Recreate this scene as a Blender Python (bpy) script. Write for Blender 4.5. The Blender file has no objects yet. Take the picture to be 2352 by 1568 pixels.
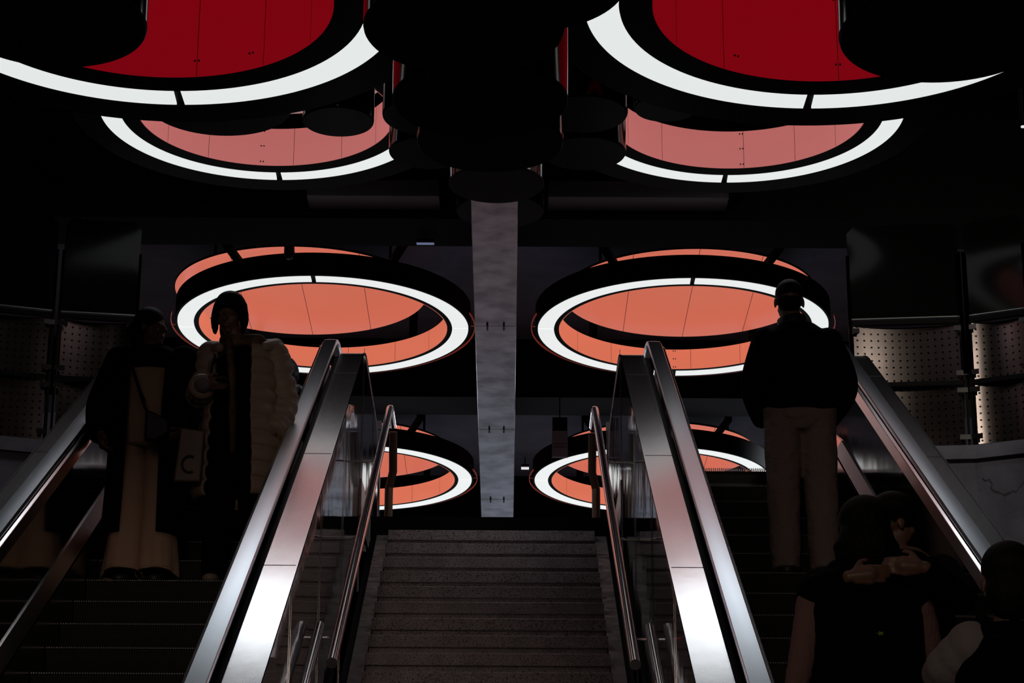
import bpy, bmesh, math, random
from mathutils import Vector, Matrix
random.seed(7)
C = bpy.context.scene.collection
S = bpy.context.scene
PI = math.pi

# ------------------------------------------------------------------ camera, world, lights, exposure
FPX, PITCH, ROLL, YAW = 5600.0, math.radians(19.3), math.radians(.3), math.radians(.087)
CAM = Vector((0.11, 0.0, 1.6))
fw = Vector((math.sin(YAW)*math.cos(PITCH), math.cos(YAW)*math.cos(PITCH), math.sin(PITCH)))
rt = Vector((math.cos(YAW), -math.sin(YAW), 0.0)); up = rt.cross(fw)
rt2 = rt*math.cos(ROLL) + up*math.sin(ROLL); up2 = up*math.cos(ROLL) - rt*math.sin(ROLL)
cd = bpy.data.cameras.new('camera'); cam = bpy.data.objects.new('camera', cd); C.objects.link(cam)
cd.sensor_width = 36.0; cd.lens = FPX/2352*36; cd.clip_end = 200
M = Matrix((rt2, up2, -fw)).transposed().to_4x4(); M.translation = CAM
cam.matrix_world = M; S.camera = cam

w = bpy.data.worlds.new('world'); S.world = w; w.use_nodes = True
w.node_tree.nodes['Background'].inputs[0].default_value = (.5, .55, .7, 1)
w.node_tree.nodes['Background'].inputs[1].default_value = 0.0008
S.view_settings.view_transform = 'Standard'; S.view_settings.look = 'None'
S.view_settings.exposure = 0.0; S.view_settings.gamma = 1.0; S.view_settings.use_curve_mapping = False

def lamp(name, loc, rot, energy, color, size, sy=None):
    l = bpy.data.lights.new(name, 'AREA'); l.energy = energy; l.color = color; l.size = size
    if sy: l.shape = 'RECTANGLE'; l.size_y = sy
    o = bpy.data.objects.new(name, l); C.objects.link(o); o.location = loc; o.rotation_euler = rot
    return o
# added area lamps, out of view, that light people, stairs and barriers
lamp('hall_lamp', (-.6, -1.2, 5.4), (math.radians(62), 0, math.radians(0)), 105, (1.0, .80, .62), 1.2)
sl = lamp('added_side_fill', (5.6, 7.6, 9.5), (0, 0, 0), 9, (1.0, .9, .74), .45)  # added and aimed to put a highlight on the right barrier
sl.rotation_euler = (Vector((3.7, 16.4, 7.0))-Vector((5.6, 7.6, 9.5))).to_track_quat('-Z', 'Y').to_euler(); sl.data.spread = math.radians(40)
lamp('added_side_fill', (-4.3, 7.6, 9.5), (math.radians(52), 0, math.radians(0)), 2.5, (1.0, .85, .8), .45)
for sx in (-4.3, 4.3):  # added unseen lamps that brighten the upper floor, duct and ceiling
    for yy, en in ((26.3, 30),): lamp('added_upper_fill', (sx, yy, 9.6), (0, 0, 0), en, (.86, .92, 1.0), .6)
lamp('added_upper_fill', (-4.2, 34.5, 9.5), (0, 0, 0), 300, (.86, .92, 1.0), 1.5)
lamp('added_upper_fill', (4.2, 34.5, 9.5), (0, 0, 0), 300, (.86, .92, 1.0), 1.5)

# ------------------------------------------------------------------ materials
def mat(name, col, rough=.5, metal=0.0, spec=.5, emis=None, est=1.0, bump=None, noise=None, coat=0, speck=None, trans=0, aniso=0):
    m = bpy.data.materials.new(name); m.use_nodes = True
    nt = m.node_tree; b = nt.nodes['Principled BSDF']
    b.inputs['Base Color'].default_value = (*col, 1); b.inputs['Roughness'].default_value = rough
    b.inputs['Metallic'].default_value = metal; b.inputs['Specular IOR Level'].default_value = spec
    b.inputs['Coat Weight'].default_value = coat
    b.inputs['Transmission Weight'].default_value = trans
    if emis:
        b.inputs['Emission Color'].default_value = (*emis, 1); b.inputs['Emission Strength'].default_value = est
    tc = nt.nodes.new('ShaderNodeTexCoord')
    def noi(scale, detail=3, sc3=None):
        n = nt.nodes.new('ShaderNodeTexNoise'); n.inputs['Scale'].default_value = scale; n.inputs['Detail'].default_value = detail
        if sc3:
            mp = nt.nodes.new('ShaderNodeMapping'); mp.inputs['Scale'].default_value = sc3
            nt.links.new(tc.outputs['Object'], mp.inputs[0]); nt.links.new(mp.outputs[0], n.inputs['Vector'])
        else: nt.links.new(tc.outputs['Object'], n.inputs['Vector'])
        return n
    if noise:      # (scale, other colour, sc3)
        n = noi(noise[0], 5, noise[2] if len(noise) > 2 else None)
        r = nt.nodes.new('ShaderNodeValToRGB'); r.color_ramp.elements[0].position = .35; r.color_ramp.elements[1].position = .65
        r.color_ramp.elements[0].color = (*col, 1); r.color_ramp.elements[1].color = (*noise[1], 1)
        nt.links.new(n.outputs[0], r.inputs[0]); last = r.outputs[0]
        if speck:
            v = noi(speck[0], 2); r2 = nt.nodes.new('ShaderNodeValToRGB')
            r2.color_ramp.elements[0].position = .38; r2.color_ramp.elements[1].position = .46
            r2.color_ramp.elements[0].color = (*speck[1], 1); r2.color_ramp.elements[1].color = (1, 1, 1, 1)
            mx = nt.nodes.new('ShaderNodeMix'); mx.data_type = 'RGBA'; mx.blend_type = 'MULTIPLY'; mx.inputs[0].default_value = 1
            nt.links.new(v.outputs[0], r2.inputs[0]); nt.links.new(last, mx.inputs[6]); nt.links.new(r2.outputs[0], mx.inputs[7]); last = mx.outputs[2]
        nt.links.new(last, b.inputs['Base Color'])
    if bump:       # (scale, strength, dist, sc3)
        n = noi(bump[0], 3, bump[3] if len(bump) > 3 else None)
        bp = nt.nodes.new('ShaderNodeBump'); bp.inputs['Strength'].default_value = bump[1]; bp.inputs['Distance'].default_value = bump[2]
        nt.links.new(n.outputs[0], bp.inputs['Height']); nt.links.new(bp.outputs[0], b.inputs['Normal'])
    if aniso:      # brushed along the length: reflections spread sideways
        tg = nt.nodes.new('ShaderNodeTangent'); tg.direction_type = 'UV_MAP'; tg.uv_map = 'UVMap'
        nt.links.new(tg.outputs[0], b.inputs['Tangent']); b.inputs['Anisotropic'].default_value = aniso
    return m

K = dict(
 light = mat('diffuser_white', (.8, .8, .8), .5, emis=(.79, .83, .82), est=.97),
 light2 = mat('added_glow_white', (.8, .8, .8), .5, emis=(.80, .86, .88), est=4.5),  # emission of the added panel above the second rings
 lightoff = mat('diffuser_unlit', (.012, .012, .013), .5),
 blackp = mat('black_paint', (.0025, .002, .0025), .6, spec=.08),
 blackg = mat('black_gloss', (.004, .002, .002), .10, spec=.35),
 wallb = mat('black_wall', (.006, .006, .007), .8, spec=.1, noise=(2, (.009, .008, .009))),
 red = mat('red_painted_glow', (.12, .004, .004), .9, spec=.05, emis=(.205, .0015, .006), est=.85),  # light on the drum walls and discs put in as emission, down to orange2
 pink = mat('pink_painted_glow', (.3, .1, .1), .8, spec=.1, emis=(.42, .125, .115), est=.82),
 pink2 = mat('dusky_painted_glow', (.25, .1, .1), .45, emis=(.30, .17, .17), est=1),
 orange = mat('orange_painted_glow', (.4, .12, .07), .45, emis=(.585, .155, .09), est=.93),
 orange2 = mat('orange_painted_glow_disc', (.4, .12, .07), .45, emis=(.56, .125, .072), est=.93),
 lip = mat('red_lip_glow', (.3, .03, .015), .3, emis=(.11, .011, .005), est=1),  # lit edge put in as emission; the lip itself is no lamp
 joint = mat('dark_joint', (.05, .01, .008), .6),
 conc = mat('concrete_ceiling', (.085, .08, .10), .85, noise=(3.0, (.06, .056, .07)), bump=(25, .3, .01)),
 concw = mat('concrete_wall', (.14, .14, .18), .8, noise=(1.7, (.06, .06, .08)), bump=(6, .6, .03)),
 steel = mat('brushed_steel', (.93, .94, .97), .225, 1.0, bump=(2.0, .03, .02, (2, 1.2, 1.2)), noise=(3, (.84, .85, .88), (2, .5, .5)), aniso=.86),
 steelp = mat('polished_steel', (.42, .40, .40), .05, 1.0, bump=(1.2, .30, .03, (1, .55, .55))),
 steelq = mat('polished_dark_steel', (.16, .145, .15), .08, 1.0, bump=(1.0, .35, .03, (1, .7, .6))),
 steeld = mat('dark_steel', (.22, .21, .22), .18, 1.0),
 tube = mat('steel_tube', (.85, .85, .88), .14, 1.0),
 ductm = mat('duct_metal', (.60, .63, .70), .27, 1.0, bump=(1.5, .03, .02), noise=(4, (.29, .30, .34))),
 rubber = mat('handrail_sheen', (.80, .90, 1.0), .30, 1.0, bump=(4, .03, .01), aniso=.9),
 stepm = mat('step_metal', (.006, .006, .006), .55, .2, spec=.2),
 stept = mat('step_tip', (.13, .13, .15), .4, .6),
 granite = mat('granite', (.38, .33, .345), .6, spec=.25, noise=(9, (.29, .25, .265)), speck=(130, (.30, .28, .28)), bump=(90, .2, .003)),
 plinth = mat('plinth_stone', (.20, .18, .185), .33, spec=.45, noise=(5, (.10, .09, .09)), bump=(7, .5, .03)),
 floor = mat('floor_stone', (.03, .028, .028), .5, noise=(6, (.02, .02, .02))),
 floor2 = mat('floor_pale_bounce', (.50, .50, .52), .30, noise=(6, (.44, .44, .46))),  # lightened so that it bounces light up to the duct
 glass = mat('dark_glass', (.004, .004, .004), .10, spec=.14),
 cream = mat('beige_knit', (.42, .29, .19), .95, spec=.1, bump=(60, .6, .01, (2.5, 2.5, .3))),
 beige = mat('beige_trouser', (.40, .27, .19), .9, spec=.1, bump=(5, .5, .03, (2, 2, .5))),
 taupe = mat('taupe_cotton', (.20, .155, .14), .9, spec=.1, bump=(9, .9, .035, (1.1, 1.1, 1.6))),
 puffer = mat('puffer_nylon', (.30, .22, .175), .55, spec=.35, bump=(30, .5, .006)),
 blackc = mat('black_cloth', (.002, .002, .003), .9, spec=.04),
 navy = mat('navy_cloth', (.006, .01, .03), .45, spec=.4),
 knit = mat('mauve_knit', (.15, .08, .08), .95, bump=(70, .7, .01, (1, 1, .5))),
 greyc = mat('grey_cloth', (.17, .15, .155), .9, bump=(7, .8, .03)),
 scarf = mat('patterned_scarf', (.16, .09, .045), .9, noise=(14, (.02, .012, .01))),
 skin = mat('skin', (.13, .065, .045), .5),
 hair = mat('hair', (.003, .0025, .0025), .6, spec=.12, bump=(60, .6, .01, (3, 3, .3))),
 leather = mat('black_leather', (.004, .004, .006), .4, spec=.3),
 shoe = mat('dark_shoe', (.02, .018, .016), .5),
 shoeb = mat('beige_shoe', (.22, .17, .13), .6),
 blue = mat('blue_strap', (.01, .02, .22), .6),
 yellow = mat('yellow_patch', (.20, .24, .01), .7),
 greyp = mat('grey_plastic', (.12, .12, .15), .5),
 ink = mat('dark_ink', (.02, .02, .025), .6),
 upl = mat('added_upglow_blue', (.5, .5, .5), .5, emis=(.5, .58, .9), est=1.1),
 lampd = mat('dim_blue_lamp', (.2, .2, .3), .5, emis=(.10, .12, .22), est=1),
 lampw = mat('small_lamp', (.8, .8, .8), .5, emis=(.9, .88, .92), est=.8),
)

# perforated sheet: a procedural grid of holes
def perf_mat(name, col, rough):
    m = mat(name, col, rough, 1.0, noise=(3.5, tuple(c*.55 for c in col), (1, 1, .6)), bump=(3, .08, .01))
    nt = m.node_tree; b = nt.nodes['Principled BSDF']
    tc = nt.nodes.new('ShaderNodeTexCoord'); sx = nt.nodes.new('ShaderNodeSeparateXYZ'); nt.links.new(tc.outputs['UV'], sx.inputs[0])
    def mth(op, a, bb=None):
        n = nt.nodes.new('ShaderNodeMath'); n.operation = op
        for i, v in enumerate((a, bb)):
            if v is None: continue
            if isinstance(v, (int, float)): n.inputs[i].default_value = v
            else: nt.links.new(v, n.inputs[i])
        return n.outputs[0]
    fx = mth('SUBTRACT', mth('FRACT', mth('DIVIDE', sx.outputs[0], .0505)), .5)
    fz = mth('SUBTRACT', mth('FRACT', mth('DIVIDE', sx.outputs[1], .0505)), .5)
    d = mth('ADD', mth('MULTIPLY', fx, fx), mth('MULTIPLY', fz, fz))
    hole = mth('LESS_THAN', d, .021)
    mx = nt.nodes.new('ShaderNodeMix'); mx.data_type = 'RGBA'
    old = b.inputs['Base Color'].links[0].from_socket
    nt.links.new(hole, mx.inputs[0]); nt.links.new(old, mx.inputs[6]); mx.inputs[7].default_value = (.002, .002, .002, 1)
    nt.links.new(mx.outputs[2], b.inputs['Base Color'])
    return m
K['perf'] = perf_mat('perforated_steel', (.105, .088, .086), .27)

# ------------------------------------------------------------------ mesh helpers
def link(name, bm, material, parent=None, smooth=False, mods=None):
    me = bpy.data.meshes.new(name)
    bmesh.ops.recalc_face_normals(bm, faces=bm.faces[:])
    bm.to_mesh(me); bm.free()
    for m in (material if isinstance(material, (list, tuple)) else [material]): me.materials.append(m)
    if smooth:
        for p in me.polygons: p.use_smooth = True
        if smooth != 'all':
            try: me.set_sharp_from_angle(angle=math.radians(38))
            except Exception: pass
    o = bpy.data.objects.new(name, me); C.objects.link(o)
    if parent: o.parent = parent
    if mods: mods(o)
    return o
def tag(o, label=None, cat=None, group=None, kind=None):
    if label: o['label'] = label
    if cat: o['category'] = cat
    if group: o['group'] = group
    if kind: o['kind'] = kind
    return o
def empty(name, loc=(0, 0, 0), rz=0, label=None, cat=None, group=None):
    o = bpy.data.objects.new(name, None); C.objects.link(o); o.location = loc; o.rotation_euler = (0, 0, rz); o.empty_display_size = .1
    return tag(o, label, cat, group)
def copy_tree(o, parent=None):
    c = o.copy(); C.objects.link(c); c.parent = parent
    for ch in list(o.children): copy_tree(ch, c)
    return c
def B(): return bmesh.new()
def box(bm, x0, x1, y0, y1, z0, z1, mi=0):
    v = [bm.verts.new((x, y, z)) for x in (x0, x1) for y in (y0, y1) for z in (z0, z1)]
    for f in ((0,1,3,2),(4,6,7,5),(0,4,5,1),(2,3,7,6),(0,2,6,4),(1,5,7,3)):
        bm.faces.new([v[i] for i in f]).material_index = mi
    return bm
def ext(bm, path, prof, closed=True, caps=True, mi=0):
    """extrude a (x,dz) profile along a (y,z) path, sheared vertically"""
    rows = [[bm.verts.new((x, y, z+dz)) for x, dz in prof] for y, z in path]
    n = len(prof); uv = bm.loops.layers.uv.get('UVMap') or bm.loops.layers.uv.new('UVMap')
    for a, b in zip(rows, rows[1:]):
        for i in range(n if closed else n-1):
            j = (i+1) % n
            f = bm.faces.new((a[i], a[j], b[j], b[i])); f.material_index = mi
            for lp in f.loops: lp[uv].uv = (lp.vert.co.x, lp.vert.co.y)
    if caps and closed:
        bm.faces.new(rows[0]); bm.faces.new(list(reversed(rows[-1])))
    return bm
def lathe(bm, prof, n=96, a0=0, a1=2*PI, cx=0, cy=0, closed=False, mi=0, capends=False):
    full = abs(a1-a0-2*PI) < 1e-6
    k = n if full else n+1
    rings = []
    for i in range(k):
        a = a0+(a1-a0)*i/n
        rings.append([bm.verts.new((cx+r*math.cos(a), cy+r*math.sin(a), z)) for r, z in prof])
    m = len(prof)
    for i in range(n):
        A, Bn = rings[i], rings[(i+1) % k]
        for j in range(m if closed else m-1):
            jj = (j+1) % m
            try: bm.faces.new((A[j], A[jj], Bn[jj], Bn[j])).material_index = mi
            except ValueError: pass
    if capends and not full:
        bm.faces.new(rings[0]); bm.faces.new(list(reversed(rings[-1])))
    return bm
def tube(bm, pts, rad, n=14, caps=True, mi=0):
    """round tube along 3D points; rad number or list"""
    pts = [Vector(p) for p in pts]; R = rad if isinstance(rad, (list, tuple)) else [rad]*len(pts)
    rows = []; pu = None
    for i, p in enumerate(pts):
        d = (pts[min(i+1, len(pts)-1)] - pts[max(i-1, 0)]).normalized()
        if pu is None: pu = Vector((0, 0, 1)) if abs(d.z) < .9 else Vector((1, 0, 0))
        s = d.cross(pu).normalized(); u = s.cross(d).normalized(); pu = u
        r = R[i]; rx, ry = r if isinstance(r, tuple) else (r, r)
        rows.append([bm.verts.new(p + s*rx*math.cos(2*PI*k/n) + u*ry*math.sin(2*PI*k/n)) for k in range(n)])
    for a, b in zip(rows, rows[1:]):
        for k in range(n): bm.faces.new((a[k], a[(k+1) % n], b[(k+1) % n], b[k])).material_index = mi
    if caps: bm.faces.new(list(reversed(rows[0]))); bm.faces.new(rows[-1])
    return bm
def ball(bm, c, r, sub=2):
    r = r if isinstance(r, (tuple, list)) else (r, r, r)
    bmesh.ops.create_icosphere(bm, subdivisions=sub, radius=1, matrix=Matrix.Translation(c) @ Matrix.Diagonal((*r, 1)))
    return bm
def limb(bm, pts, rad, n=14):
    """tube with round ends, resampled smoothly"""
    P = [Vector(p) for p in pts]; out = []; rr = []
    m = len(P)
    for i in range(m-1):
        p0, p1, p2, p3 = P[max(i-1, 0)], P[i], P[i+1], P[min(i+2, m-1)]
        for t in (0, .25, .5, .75):
            a = .5*((2*p1) + (p2-p0)*t + (2*p0-5*p1+4*p2-p3)*t*t + (-p0+3*p1-3*p2+p3)*t**3)
            out.append(a); rr.append(rad[i]*(1-t)+rad[i+1]*t)
    out.append(P[-1]); rr.append(rad[-1])
    tube(bm, out, rr, n); ball(bm, out[0], rad[0]); ball(bm, out[-1], rad[-1]); return bm
def loft(bm, secs, n=40, a0=0, a1=2*PI, power=1.0, caps=True):
    """secs: (cx,cy,z,rx,ry); angle -90deg is the front (-Y)"""
    full = abs(a1-a0-2*PI) < 1e-6; k = n if full else n+1
    rows = []
    for cx, cy, z, rx, ry in secs:
        row = []
        for i in range(k):
            a = a0+(a1-a0)*i/n; c, s = math.cos(a), math.sin(a)
            c = math.copysign(abs(c)**power, c); s = math.copysign(abs(s)**power, s)
            row.append(bm.verts.new((cx+rx*c, cy+ry*s, z)))
        rows.append(row)
    for A, Bn in zip(rows, rows[1:]):
        for i in range(n):
            j = (i+1) % k
            bm.faces.new((A[i], A[j], Bn[j], Bn[i]))
    if caps and full: bm.faces.new(list(reversed(rows[0]))); bm.faces.new(rows[-1])
    return bm
def interp(secs, m=6):
    out = []
    for a, b in zip(secs, secs[1:]):
        for i in range(m):
            t = i/m; s = t
            out.append(tuple(a[j]*(1-s)+b[j]*s for j in range(5)))
    out.append(secs[-1]); return out
def quilt(secs, pitch, amp, m=None):
    """fine resample of loft sections with sewn horizontal channels"""
    z0, z1 = secs[0][2], secs[-1][2]; N = int(abs(z1-z0)/pitch*8); out = []
    for i in range(N+1):
        z = z0+(z1-z0)*i/N
        for a, b in zip(secs, secs[1:]):
            if min(a[2], b[2])-1e-6 <= z <= max(a[2], b[2])+1e-6:
                t = (z-a[2])/(b[2]-a[2]); break
        s = [a[j]*(1-t)+b[j]*t for j in range(5)]
        q = amp*(math.sqrt(abs(math.sin(PI*(z-z0)/pitch)))-.6)
        out.append((s[0], s[1], z, s[3]+q, s[4]+q))
    return out
def remesh(v=.01, sm=2):
    def f(o):
        r = o.modifiers.new('remesh', 'REMESH'); r.mode = 'VOXEL'; r.voxel_size = v; r.use_smooth_shade = True
        if sm: s = o.modifiers.new('smooth', 'SMOOTH'); s.iterations = sm; s.factor = .5
    return f
def solid(t=.01):
    def f(o):
        s = o.modifiers.new('solid', 'SOLIDIFY'); s.thickness = t; s.offset = 0
    return f
def bevel(wd=.004, seg=2):
    def f(o):
        b = o.modifiers.new('bevel', 'BEVEL'); b.width = wd; b.segments = seg; b.limit_method = 'ANGLE'
    return f
def struct(name, bm, m, label=None):
    o = link(name, bm, m); o['kind'] = 'structure'; 
    if label: o['label'] = label
    return o

T = math.tan(math.radians(30)); ZC = 1.6     # ZC = camera height; stair and escalators climb at 30 degrees
LAND = 4.5+ZC
# ------------------------------------------------------------------ the setting
bm = B(); box(bm, -6, 6, -6, 5.9, -.2, 0); struct('floor_1', bm, K['floor'], 'dark stone floor of the lower hall')
bm = B(); box(bm, -6, 6, 16.6, 40, LAND-.25, LAND)
for s in (-1, 1): box(bm, min(s*.86, s*2.62), max(s*.86, s*2.62), 15.62, 16.6, LAND-.25, LAND)
struct('floor_2', bm, K['floor2'], 'pale floor of the upper landing')
CZ = 8.22+ZC
bm = B(); box(bm, -6, 6, -6, 17.6, CZ, CZ+.2); struct('ceiling_1', bm, K['wallb'], 'black ceiling over the stairs')
bm = B(); box(bm, -6, 6, 18.2, 40, CZ, CZ+.2)
struct('ceiling_2', bm, K['conc'], 'grey concrete ceiling of the upper hall')
bm = B()
for (a, b_) in ((18.2, 33),):     # board joints of the concrete
    pass
bm.free()
bm = B(); box(bm, -6, 6, 17.62, 18.2, 7.18+ZC, CZ+.2); struct('wall_front', bm, K['wallb'], 'black bulkhead above the top of the stairs')
for i, (y0, zb) in enumerate(((23.4, 7.6), (28.4, 7.6))):
    bm = B(); box(bm, -6, 6, y0, y0+.6, zb+ZC, CZ); struct('trim_%d' % (i+1), bm, K['blackp'], 'black transverse ceiling beam')
bm = B(); box(bm, -6.2, -6, -6, 40, 0, CZ+.2); struct('wall_left', bm, K['wallb'])
bm = B(); box(bm, 6, 6.2, -6, 40, 0, CZ+.2); struct('wall_right', bm, K['wallb'])
bm = B(); box(bm, -6, 6, 40, 40.2, 0, CZ+.2); struct('wall_back', bm, K['wallb'])
bm = B(); box(bm, -6, 6, -6.2, -6, 0, CZ+.2); struct('wall_rear', bm, K['wallb'])

# retaining walls that carry the barriers (plan polyline, slightly wrapping round)
PL = {1: [(2.56, 16.56), (3.40, 16.47), (3.84, 16.27), (4.7, 15.7), (6.0, 14.7)],
      -1: [(-2.56, 16.56), (-3.15, 16.47), (-3.95, 16.22), (-4.7, 15.7), (-6.0, 14.7)]}
for s in (1, -1):
    P = PL[s]; bm = B(); t = .35
    for (x0, y0), (x1, y1) in zip(P, P[1:]):
        for z0, z1, d in ((0, 5.0+ZC-.10, 0), (5.0+ZC-.10, 5.0+ZC, .05)):
            v = [bm.verts.new(p) for p in ((x0, y0-d, z0), (x1, y1-d, z0), (x1, y1+t, z0), (x0, y0+t, z0),
                                           (x0, y0-d, z1), (x1, y1-d, z1), (x1, y1+t, z1), (x0, y0+t, z1))]
            for f in ((0,1,2,3),(4,7,6,5),(0,4,5,1),(1,5,6,2),(2,6,7,3),(3,7,4,0)): bm.faces.new([v[i] for i in f])
    o = struct('wall_upstand_right' if s > 0 else 'wall_upstand_left', bm, K['concw'], 'dark concrete retaining wall with a ledge')
# long crack in the concrete on the right
def crack(px):
    bm = B(); pts = px
    for (a, b_) in zip(pts, pts[1:]):
        d = (Vector(b_)-Vector(a)); wv = .006+random.random()*.010
        for sgn in (1,):
            v = [bm.verts.new((p[0], p[1], p[2]+q)) for p, q in ((a, -wv), (b_, -wv*.6), (b_, wv*.6), (a, wv))]
            bm.faces.new(v)
    return bm
def onwall(px, py, s=1, seg=0):
    d = fw + rt2*((px-1176)/FPX) - up2*((py-784)/FPX)
    (x0, y0), (x1, y1) = PL[s][seg], PL[s][seg+1]
    n = Vector((y1-y0, -(x1-x0), 0)).normalized(); n = n if n.y < 0 else -n
    p0 = Vector((x0, y0, 0)) + n*.002
    t = (p0-CAM).dot(n)/d.dot(n); return CAM+d*t
cp = [(2256, 1098), (2264, 1104), (2272, 1101), (2280, 1112), (2275, 1120), (2284, 1128), (2296, 1131), (2306, 1137), (2318, 1132), (2328, 1126), (2333, 1131), (2342, 1118), (2350, 1108), (2358, 1100)]
struct('trim_crack', crack([onwall(x, y, 1, 1) for x, y in cp]), K['ink'], 'jagged crack in the concrete wall')

# ------------------------------------------------------------------ staircase
NS = 35; RUN = .295; RISE = RUN*T; SZ0 = 16.6*T-4.5   # nosing line z = T*Y - SZ0 + ZC
stair = empty('staircase', (0, 5.9, 0), 0, 'speckled granite staircase between the two escalators', 'staircase')
hw = .712
for k in range(1, NS+1):
    yn = 16.6-k*RUN; zn = LAND-k*RISE
    bm = B(); y0 = yn-5.9
    box(bm, -hw, hw, y0, y0+RUN+.02, zn-.072, zn)            # slab
    box(bm, -hw+.002, hw-.002, y0+.030, y0+RUN+.03, zn-RISE-.02, zn-.07)   # riser
    link('step', bm, K['granite'], stair, mods=bevel(.003, 1))
bm = B(); box(bm, -hw-.14, hw+.14, 16.6-5.9-.004, 16.6-5.9+.3, LAND-.20, LAND+.003)
link('landing_edge', bm, K['blackp'], stair)
for s in (-1, 1):
    bm = B(); pa = [(6.2-5.9, T*6.2-SZ0+ZC), (16.45-5.9, T*16.45-SZ0+ZC)]
    ext(bm, pa, [(s*(hw+.001), -.6), (s*(hw+.001), -.085), (s*(hw+.085), -.085), (s*(hw+.085), -.6)])
    link('side_plinth', bm, K['plinth'], stair)
    bm = B()
    ext(bm, pa, [(s*(hw+.0855), -.7), (s*(hw+.0855), -.13), (s*(hw+.135), -.13), (s*(hw+.135), -.7)])
    link('recess_strip', bm, K['blackp'], stair)  # black strip filling the recess beside the plinth

# ------------------------------------------------------------------ escalators
def fillet(zflat, c, y_end, rc=1.2, drop=None, y0=4.2, steps=14):
    """path: incline z=T*Y+c until flat height zflat, circular crest, horizontal to y_end"""
    yi = (zflat-c)/T; t = rc*math.tan(math.radians(15))
    cx = yi+t; cz = zflat-rc; pts = []
    ys = yi-t*math.cos(math.radians(30))
    n = 24
    for i in range(n+1):
        y = y0+(ys-y0)*i/n; pts.append((y, T*y+c))
    for i in range(1, steps+1):
        a = math.radians(120-30*i/steps); pts.append((cx+rc*math.cos(a), cz+rc*math.sin(a)))
    for i in range(1, 5): pts.append((cx+(y_end-cx)*i/4, zflat))
    if drop:
        r = drop
        for i in range(1, 11):
            a = math.radians(90-9*i); pts.append((y_end+r*math.cos(a), zflat-r+r*math.sin(a)))
    return pts
DK = ZC-3.62; DF = 5.44+ZC; HK = ZC-3.555; HF = 5.535+ZC
SK = ZC-4.39
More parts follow.
